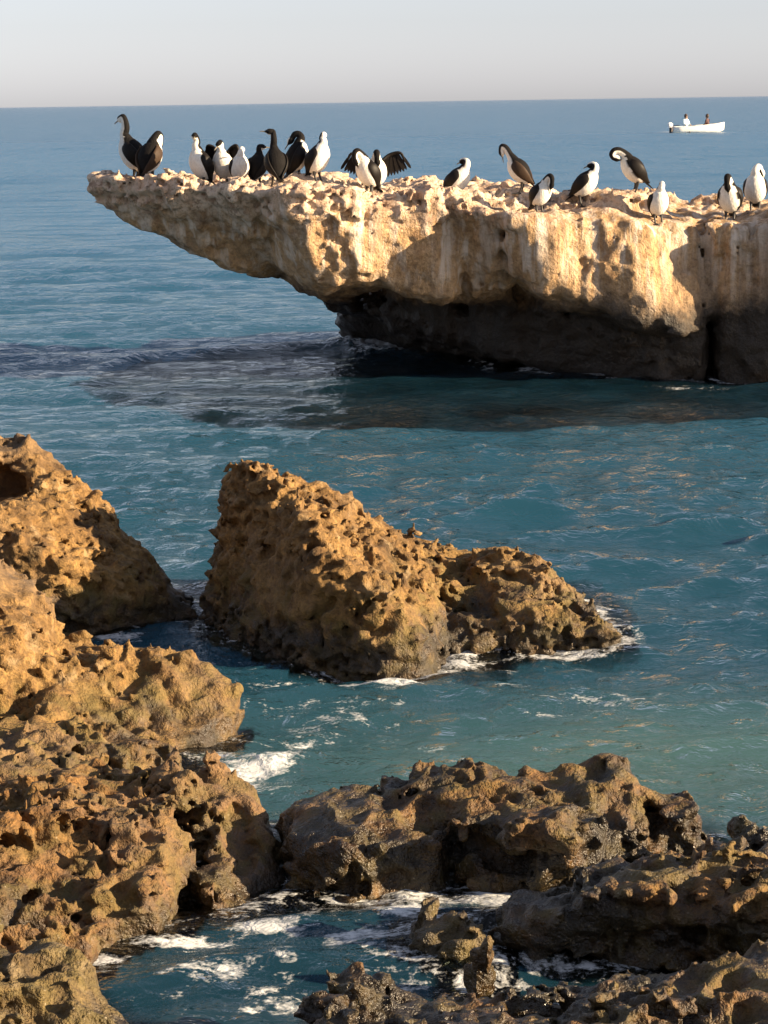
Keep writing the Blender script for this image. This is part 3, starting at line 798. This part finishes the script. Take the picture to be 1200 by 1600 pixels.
def loft(path, rad_l, rad_d, lateral0=(0, 1, 0), ns=26, ndiv=6):
    """sweep of ellipses; returns verts, faces, per-vert (s, dorsal) with s the control index"""
    n = len(path)
    C = catmull(path, ndiv); RL = catmull(np.array(rad_l)[:, None], ndiv)[:, 0]; RD = catmull(np.array(rad_d)[:, None], ndiv)[:, 0]
    Tn = np.gradient(C, axis=0); Tn /= np.linalg.norm(Tn, axis=1)[:, None]
    lat = np.array(lateral0, float)
    verts, info = [], []
    for i in range(len(C)):
        lat = lat-Tn[i]*lat.dot(Tn[i]); lat /= np.linalg.norm(lat)
        dor = np.cross(Tn[i], lat)          # tangent up, lateral left -> dorsal points back
        for j in range(ns):
            th = 2*math.pi*j/ns
            verts.append(C[i]+lat*RL[i]*math.sin(th)+dor*RD[i]*math.cos(th))
            info.append((i/ndiv, math.cos(th), math.sin(th)))
    faces = []
    for i in range(len(C)-1):
        for j in range(ns):
            a = i*ns+j; b_ = i*ns+(j+1) % ns
            faces.append((a, b_, b_+ns, a+ns))
    for base, ring in ((0, True), ((len(C)-1)*ns, False)):
        f = list(range(base, base+ns))
        faces.append(tuple(f[::-1]) if ring else tuple(f))
    return verts, faces, info, C, Tn

def cormorant(px, Y, yaw, neck, label, lean=0.0, size=1.0, roll=0.0, white=.05, spread=0.0, wing='black', fold=True, head_dir=None, seed=0, tail_up=0.0, py=None, ground=None, throat=True):
    rnd = random.Random(seed)
    base = ground_point(px, Y, ground)
    root = bpy.data.objects.new('cormorant', None); COL.objects.link(root)
    root.empty_display_size = .1
    root.location = base
    root.rotation_euler = (0, 0, R(yaw))
    root.scale = (size,)*3
    tag(root, label, 'cormorant', 'cormorants resting on the ledge')
    ca, sa = math.cos(R(lean)), math.sin(R(lean))
    def rot(p):                                  # lean the trunk forward about the hip
        x, y, z = p; z0 = .10
        return np.array((x*ca+(z-z0)*sa, y, -x*sa+(z-z0)*ca+z0))
    trunk = [(-.125, 0, .085), (-.105, 0, .115), (-.065, 0, .17), (-.03, 0, .235), (.005, 0, .305), (.025, 0, .36), (.035, 0, .40)]
    t_l = [.014, .060, .108, .126, .116, .088, .058]
    t_d = [.012, .050, .098, .118, .110, .084, .058]
    trunk = [rot(p) for p in trunk]
    sh = rot((.035, 0, .40))
    nk = [sh+np.array(p) for p in neck]
    hd = np.array(head_dir, float); hd /= np.linalg.norm(hd)
    last = nk[-1]
    head = [last+hd*.022, last+hd*.052, last+hd*.078, last+hd*.092]
    path = trunk+nk+head
    nn = len(nk)
    rl = t_l+[.042-.013*min(1, i/max(1, nn-1)) for i in range(nn)]+[.034, .034, .019, .011]
    rd = t_d+[.043-.012*min(1, i/max(1, nn-1)) for i in range(nn)]+[.036, .034, .018, .010]
    v, f, info, C, Tn = loft(path, rl, rd)
    nt_ = len(trunk); ntot = len(path)
    cols = []
    for (s_, dc, sc_) in info:
        if s_ < .6: c = BLACK
        elif s_ < nt_-.5: c = WHITE if dc < white+.10*math.sin(s_*3+seed) else BLACK
        elif s_ < ntot-4.2: c = WHITE if (throat and dc < -.12) else BLACK
        elif s_ < ntot-1.2: c = WHITE if dc < .05 else BLACK
        else: c = (.16, .12, .06)
        cols.append(c)
    body = link('body', tint_mesh('body', v, f, cols), root, [M_FEATHER])
    tip = path[-1]
    # bill with a hooked end
    bd = hd
    bv, bf, _, _, _ = loft([tip-bd*.012, tip+bd*.02, tip+bd*.045, tip+bd*.058+np.array((0, 0, -.004)), tip+bd*.060+np.array((0, 0, -.010))], [.009, .006, .005, .004, .0015], [.010, .007, .006, .004, .0015], lateral0=(-hd[1], hd[0], 0) if abs(hd[2]) < .98 else (0, 1, 0), ns=10, ndiv=3)
    link('bill', tint_mesh('bill', bv, bf, None), root, [M_BILL])
    # eyes
    side = np.cross(hd, (0, 0, 1.0)); side = side/np.linalg.norm(side) if np.linalg.norm(side) > .1 else np.array((0, 1, 0))
    upv = np.cross(side, hd)
    for sg in (-1, 1):
        bm = bmesh.new(); bmesh.ops.create_icosphere(bm, subdivisions=1, radius=.0065)
        c0 = last+hd*.060+side*sg*.026+upv*.010
        bmesh.ops.translate(bm, vec=Vector(c0), verts=bm.verts)
        me = bpy.data.meshes.new('eye'); bm.to_mesh(me); bm.free()
        link('eye', me, root, [M_EYE])
    wm = M_WING if wing == 'black' else M_BROWN
    # tail: stiff wedge of feathers
    tb = rot((-.105, 0, .115)); td = rot((-.21, 0, -.02))-tb; td[2] = max(td[2], -tb[2]+.02)+tail_up
    tl = np.linalg.norm(td); td /= tl
    tv, tf = [], []
    k_ = 7
    lat = np.array((0, 1, 0)); up = np.cross(td, lat)
    for i in range(k_):
        a = (i-(k_-1)/2)/((k_-1)/2)
        L_ = .155*(1-.22*a*a)
        for side_ in (.005, -.005):
            tv += [tb+lat*a*.016+up*side_, tb+td*L_*.6+lat*(a*.034-.006)+up*side_, tb+td*L_+lat*a*.045+up*side_*.4, tb+td*L_*.6+lat*(a*.034+.008)+up*side_]
        o = i*8
        tf += [(o, o+1, o+2, o+3), (o+7, o+6, o+5, o+4), (o, o+4, o+5, o+1), (o+1, o+5, o+6, o+2), (o+2, o+6, o+7, o+3), (o+3, o+7, o+4, o)]
    link('tail', tint_mesh('tail', tv, tf, None, False), root, [M_WING])
    # wings
    for sg in (-1, 1):
        if spread <= 0:
            wp = [(.020, .062, .365), (-.006, .106, .315), (-.054, .115, .245), (-.096, .090, .175), (-.130, .048, .118), (-.17, .02, .065)]
            wl = [.012, .020, .022, .020, .014, .004]; wd = [.026, .055, .066, .055, .032, .008]
            wp = [rot((x, y*sg, z)) for x, y, z in wp]
            wv_, wf_, _, _, _ = loft(wp, wl, wd, ns=16, ndiv=5)
            link('wing', tint_mesh('wing', wv_, wf_, None), root, [wm])
        else:
            # half-open wing hung out to dry: arm, then a fan of flight feathers
            s0 = rot((.01, .06*sg, .365)); e = s0+np.array((-.03, .10*spread*sg, .075)); w_ = e+np.array((.02, .12*spread*sg, .02)); t_ = w_+np.array((-.03, .10*spread*sg, -.20))
            wv_, wf_, _, _, _ = loft([s0, e, w_, w_*.5+t_*.5], [.022, .020, .016, .008], [.035, .032, .024, .010], ns=12, ndiv=4)
            w_ob = link('wing', tint_mesh('wing', wv_, wf_, None), root, [wm])
            nf = 15
            arm = catmull([s0, e, w_], 8)
            for i in range(nf):
                u = i/(nf-1)
                p = arm[int(u*(len(arm)-1))]
                ang = (-.15+.75*max(0, u-.45)/.55)
                L_ = .20+.05*math.sin(u*3.1)+rnd.uniform(-.012, .012)
                d = np.array((-.12, sg*math.sin(ang)*spread, -math.cos(ang))); d /= np.linalg.norm(d)
                l_ = np.cross(d, (1, 0, 0)); l_ /= np.linalg.norm(l_)
                nrm = np.cross(d, l_)
                q = []
                for (tt, ww) in ((0, .010), (.5, .019), (.88, .016), (1, .004)):
                    for ss in (-1, 1):
                        for hh in (.0025, -.0025):
                            q.append(p+d*L_*tt+l_*ss*ww+nrm*(hh+.004*(i % 2)))
                ff = []
                for j in range(3):
                    o = j*4
                    ff += [(o, o+2, o+6, o+4), (o+1, o+5, o+7, o+3), (o, o+4, o+5, o+1), (o+2, o+3, o+7, o+6)]
                ff += [(0, 1, 3, 2), (12, 14, 15, 13)]
                link('feather', tint_mesh('feather', q, ff, None, False), w_ob, [wm])
    # legs and webbed feet
    for sg in (-1, 1):
        hip = rot((-.045, .045*sg, .14))
        foot = np.array((.0, .045*sg, -.015))
        lv, lf, _, _, _ = loft([hip, hip*.5+foot*.5+np.array((-.012, 0, .0)), foot], [.024, .013, .010], [.024, .013, .010], ns=10, ndiv=3)
        lg = link('leg', tint_mesh('leg', lv, lf, None), root, [M_FOOT])
        fo = foot+np.array((0, 0, 0))
        toes = [(-.03, .0), (.075, -.035), (.085, 0), (.07, .035)]
        fv = [fo+np.array((0, 0, .018))]+[fo+np.array((x, y, .004)) for x, y in toes]+[fo+np.array((0, 0, -.006))]+[fo+np.array((x, y, -.006)) for x, y in toes]
        ffc = [(0, 1, 2), (0, 2, 3), (0, 3, 4), (0, 4, 1), (5, 7, 6), (5, 8, 7), (5, 9, 8), (5, 6, 9), (1, 6, 7, 2), (2, 7, 8, 3), (3, 8, 9, 4), (4, 9, 6, 1)]
        link('foot', tint_mesh('foot', fv, ffc, None, False), lg, [M_FOOT])
    return root

_bv = ledge.data
_co = np.empty(len(_bv.vertices)*3, np.float32); _bv.vertices.foreach_get('co', _co)
_fi = np.empty(len(_bv.loops), np.int32); _bv.loops.foreach_get('vertex_index', _fi)
LEDGE_BVH = BVHTree.FromPolygons(_co.reshape(-1, 3).tolist(), _fi.reshape(-1, 4).tolist())
def ground_point(px, Y, g=None):
    p = W(px, 300, Y)
    zs = []
    for ox in (-.03, 0, .03):
        hit = LEDGE_BVH.ray_cast(Vector((p.x+ox, Y, 5)), Vector((0, 0, -1)))
        if hit[0]: zs.append(hit[0].z)
    if not zs: zs = [2.0]
    return Vector((p.x, Y, float(np.median(zs))-.005))

# necks: offsets from the shoulder, bird's own frame (x forward, y left, z up)
UP_TALL = [(.012, 0, .045), (-.002, 0, .10), (.004, 0, .155), (.018, 0, .195)]
UP = [(.012, 0, .04), (-.002, 0, .08), (.006, 0, .12), (.02, 0, .15)]
SHORT = [(.012, 0, .035), (.0, 0, .07), (.012, 0, .10)]
TUCK = [(.022, 0, .035), (.018, .012, .068), (-.012, .02, .085)]
TUCK_DIR = (-.8, .35, -.25)
LOOP_FWD = [(.04, 0, .04), (.085, 0, .062), (.13, 0, .058), (.155, 0, .025), (.14, 0, -.008)]
LOOP_DIR = (-.8, 0, -.25)
BREAST = [(.035, 0, .045), (.075, 0, .07), (.105, 0, .045), (.105, 0, .0)]
BREAST_DIR = (-.3, .1, -.9)
BACKP = [(.015, 0, .045), (-.005, .02, .08), (-.04, .04, .078), (-.06, .055, .045)]
BACKP_DIR = (-.5, .3, -.8)
C_ = cormorant
C_(208, 26.7, 165, UP_TALL, 'tallest cormorant on the ledge, standing nearest its tip with neck stretched up', lean=4, head_dir=(.75, -.5, -.35), seed=1, size=1.22)
C_(238, 26.45, 55, BREAST, 'dark backed cormorant beside the tallest one, head bent down out of sight', lean=2, head_dir=BREAST_DIR, seed=2, wing='brown', size=1.12)
C_(310, 26.1, 215, UP, 'cormorant on its own near the ledge tip, white face turned to the viewer', lean=-6, head_dir=(.55, .75, -.25), seed=3, size=1.04)
C_(349, 26.2, 250, SHORT, 'cormorant with a broad white head and breast holding its black wings half open', lean=0, head_dir=(.8, -.1, -.5), seed=4, spread=.55, size=0.99, white=.4)
C_(376, 25.95, 285, TUCK, 'small pale breasted cormorant with head tucked, right of the one with half open wings', lean=0, head_dir=TUCK_DIR, seed=5, size=0.87, white=.4)
C_(403, 26.1, 70, SHORT, 'low dark cormorant with white cheek, left of the black one in profile', lean=6, head_dir=(.5, -.8, -.1), seed=6, size=0.89)
C_(431, 25.7, 110, UP_TALL, 'black cormorant seen from behind with its bill pointing left in profile', lean=0, head_dir=(.25, .95, .06), seed=7, size=0.97)
C_(471, 26.0, 25, BACKP, 'dark cormorant leaning over with its neck looped back to preen', lean=-8, throat=False, head_dir=BACKP_DIR, seed=8, size=1.02)
C_(500, 25.8, -35, SHORT, 'white breasted cormorant facing right beside the one preening its back', lean=2, head_dir=(-.45, .75, .0), seed=9, size=1.02, white=.3)
C_(572, 25.75, 215, BREAST, 'white breasted cormorant with bowed head in front of the spread winged one', lean=0, head_dir=BREAST_DIR, seed=10, size=1.02, white=.3)
C_(588, 26.1, 275, BREAST, 'cormorant drying its widely spread black wings behind a white breasted one', lean=2, head_dir=BREAST_DIR, seed=11, spread=1.0, size=0.99, white=.4)
C_(713, 26.2, -32, TUCK, 'lone white breasted cormorant at the middle of the ledge, tail pointing left', lean=15, head_dir=TUCK_DIR, seed=12, size=1.02, white=.3)
C_(812, 26.0, 165, [(.03, 0, .045), (.06, 0, .095), (.09, 0, .13), (.12, 0, .135), (.13, 0, .105)], 'brown backed cormorant leaning left with its long neck crooked down', lean=10, head_dir=(-.1, -.3, -1), seed=13, wing='brown', size=0.96)
C_(845, 25.4, -50, BREAST, 'cormorant crouched low on the front step of the ledge preening its white breast', lean=10, head_dir=BREAST_DIR, seed=14, size=0.89, white=.3)
C_(912, 25.8, -25, TUCK, 'white breasted cormorant with hidden head, left of the one with looped neck', lean=16, head_dir=TUCK_DIR, seed=15, size=0.98, white=.3)
C_(990, 25.9, 188, LOOP_FWD, 'black cormorant with its neck looped forward into a ring', lean=10, head_dir=LOOP_DIR, seed=16, size=1.02, white=-.4)
C_(1030, 25.5, -75, TUCK, 'pale cormorant standing lowest on the front edge, its head a small dark knob', lean=2, head_dir=TUCK_DIR, seed=17, size=0.89, white=.3)
C_(1140, 25.7, 250, BREAST, 'dark cormorant at the right end with a small white patch on its throat', lean=0, head_dir=BREAST_DIR, seed=18, size=1.04, white=-.55)
C_(1180, 26.0, -100, BACKP, 'white breasted cormorant nearest the right edge of the picture', lean=0, head_dir=BACKP_DIR, seed=19, size=1.02, white=.4)

# ------------------------------------------------------------------ boat
bp0 = S(1090, 207); BD = bp0.y
M_HULL = plain('white_painted_hull', (.80, .78, .74), .35, .05, 3)
M_INSIDE = plain('grey_boat_inside', (.40, .33, .28), .6, .2, 5)
M_COWL = plain('white_engine_cowl', (.72, .72, .74), .3, .05)
M_LEG = plain('dark_engine_leg', (.03, .03, .035), .4)
boat = bpy.data.objects.new('motor_boat', None); COL.objects.link(boat)
boat.location = (bp0.x, BD, 0); boat.rotation_euler = (0, 0, R(8))
tag(boat, 'small open white motor boat far out on the sea with two people in it', 'boat')
st = [(-2.35, .72, .50, -.12), (-1.6, .80, .52, -.14), (-.6, .84, .56, -.14), (.5, .80, .64, -.13), (1.4, .60, .70, -.10), (2.0, .34, .78, -.02), (2.42, .05, .84, .20)]
def station(x, hw, top, bot, inset=0):
    hw = max(hw-inset, .01)
    return [(x, hw, top), (x, hw*.97, top*.5+bot*.5), (x, hw*.72, bot*.8+top*.2), (x, 0, bot+inset), (x, -hw*.72, bot*.8+top*.2), (x, -hw*.97, top*.5+bot*.5), (x, -hw, top)]
def skin(sts, flip=False):
    v = [p for s_ in sts for p in s_]; f = []
    m = len(sts[0])
    for i in range(len(sts)-1):
        for j in range(m-1):
            a = i*m+j
            q = (a, a+m, a+m+1, a+1)
            f.append(q[::-1] if flip else q)
    return v, f
v1, f1 = skin([station(*s_) for s_ in st])
f1.append(tuple(range(7)))
link('hull', tint_mesh('hull', v1, f1, None), boat, [M_HULL])
v2, f2 = skin([station(x, h_, t_-.01, b_+.12, .05) for (x, h_, t_, b_) in st[:-1]], True)
f2.append(tuple(range(7))[::-1])
link('inner_hull', tint_mesh('inner_hull', v2, f2, None), boat, [M_INSIDE])
for sg in (-1, 1):
    gv, gf, _, _, _ = loft([(x, sg*hw, t_+.01) for (x, hw, t_, b_) in st], [.035]*7, [.03]*7, ns=8, ndiv=4)
    link('gunwale', tint_mesh('gunwale', gv, gf, None), boat, [M_HULL])
def box(name, lo, hi, mat, parent, bev=.02):
    bm = bmesh.new(); bmesh.ops.create_cube(bm, size=1)
    for vv in bm.verts: vv.co = Vector([(lo[i]+hi[i])/2+vv.co[i]*(hi[i]-lo[i]) for i in range(3)])
    bmesh.ops.bevel(bm, geom=bm.edges[:], offset=bev, segments=2, affect='EDGES')
    me = bpy.data.meshes.new(name); bm.to_mesh(me); bm.free()
    return link(name, me, parent, [mat])
for x in (-1.1, .9): box('thwart', (x-.14, -.72, .40), (x+.14, .72, .45), M_INSIDE, boat)
motor = bpy.data.objects.new('outboard_motor', None); COL.objects.link(motor); motor.parent = boat
motor.location = (-2.5, 0, 0)
box('engine_cowl', (-.22, -.19, .48), (.22, .19, .92), M_COWL, motor, .09)
box('engine_leg', (-.08, -.07, -.45), (.10, .07, .50), M_LEG, motor, .03)
box('tiller', (.2, -.03, .62), (.85, .03, .68), M_LEG, motor, .02)

def person(x, z, label, shirt, skin_c, hair, facing, arm_fwd, hat=None, s=1.0):
    verts = {'pel': ((0, 0, .0), .15), 'bel': ((0, 0, .17), .15), 'che': ((.02, 0, .38), .18), 'nek': ((.03, 0, .55), .065), 'hea': ((.05, 0, .66), .10), 'cro': ((.05, 0, .77), .085),
             'shl': ((.01, .20, .47), .075), 'ell': ((.06+arm_fwd*.1, .26, .22), .055), 'hal': ((.24+arm_fwd*.15, .20, .14), .045),
             'shr': ((.01, -.20, .47), .075), 'elr': ((.06+arm_fwd*.1, -.26, .22), .055), 'har': ((.24+arm_fwd*.15, -.20, .14), .045),
             'hil': ((.08, .11, -.02), .10), 'knl': ((.44, .14, .02), .075), 'anl': ((.50, .14, -.34), .05), 'tol': ((.64, .14, -.38), .045),
             'hir': ((.08, -.11, -.02), .10), 'knr': ((.44, -.14, .02), .075), 'anr': ((.50, -.14, -.34), .05), 'tor': ((.64, -.14, -.38), .045)}
    names = list(verts)
    edges = [('pel', 'bel'), ('bel', 'che'), ('che', 'nek'), ('nek', 'hea'), ('hea', 'cro'), ('che', 'shl'), ('shl', 'ell'), ('ell', 'hal'), ('che', 'shr'), ('shr', 'elr'), ('elr', 'har'),
             ('pel', 'hil'), ('hil', 'knl'), ('knl', 'anl'), ('anl', 'tol'), ('pel', 'hir'), ('hir', 'knr'), ('knr', 'anr'), ('anr', 'tor')]
    me = bpy.data.meshes.new('person_skeleton')
    me.from_pydata([verts[n][0] for n in names], [(names.index(a), names.index(b)) for a, b in edges], [])
    o = bpy.data.objects.new('person_skeleton', me); COL.objects.link(o)
    sk = o.modifiers.new('skin', 'SKIN')
    for i, n in enumerate(names):
        me.skin_vertices[0].data[i].radius = (verts[n][1],)*2
        me.skin_vertices[0].data[i].use_root = n == 'pel'
    o.modifiers.new('sub', 'SUBSURF').levels = 2
    dg = bpy.context.evaluated_depsgraph_get()
    m2 = bpy.data.meshes.new_from_object(o.evaluated_get(dg))
    bpy.data.objects.remove(o); bpy.data.meshes.remove(me)
    m2.materials.clear()
    for mt in (skin_c, shirt, M_LEG, hair): m2.materials.append(mt)
    for p in m2.polygons:
        c = p.center; p.use_smooth = True
        if c.z > .56: p.material_index = 3 if (c.x < .0 or c.z > .77) else 0
        elif c.z < .02 or (c.x > .18 and abs(c.y) < .19 and c.z < .1): p.material_index = 2
        elif c.x > .22: p.material_index = 0
        else: p.material_index = 1
    root = bpy.data.objects.new('person', None); COL.objects.link(root)
    body = bpy.data.objects.new('body', m2); COL.objects.link(body); body.parent = root
    root.location = boat.location+Matrix.Rotation(R(8), 3, 'Z') @ Vector((x, 0, z))
    root.rotation_euler = (0, 0, R(facing)); root.scale = (s,)*3
    # nose and hair as small shaped pieces
    nv, nf_, _, _, _ = loft([(.145, 0, .70), (.165, 0, .675), (.15, 0, .655)], [.008, .016, .012], [.006, .014, .008], ns=8, ndiv=3)
    link('nose', tint_mesh('nose', nv, nf_, None), root, [skin_c])
    hv, hf, _, _, _ = loft([(.03, 0, .64), (.02, 0, .72), (.03, 0, .80), (.05, 0, .86), (.06, 0, .875)], [.10, .115, .108, .07, .02], [.085, .115, .115, .075, .02], ns=16, ndiv=4)
    link('hair' if hat is None else 'hat', tint_mesh('hair', hv, hf, None), root, [hair if hat is None else hat])
    tag(root, label, 'person')
    return root
M_SKIN = plain('skin', (.42, .26, .18), .5, .1, 20)
M_SHIRT = plain('pale_blue_shirt', (.55, .70, .76), .8, .1, 12)
M_COAT = plain('dark_maroon_jacket', (.07, .03, .03), .8, .2, 12)
M_HAIR = plain('dark_brown_hair', (.05, .03, .022), .7, .2, 20)
person(-1.1, .45, 'person in a pale blue shirt sitting towards the stern of the boat', M_SHIRT, M_SKIN, M_HAIR, -50, .3, s=1.35)
person(.9, .47, 'person in a dark maroon jacket sitting near the bow of the boat', M_COAT, M_SKIN, M_HAIR, 150, .0, s=1.3)
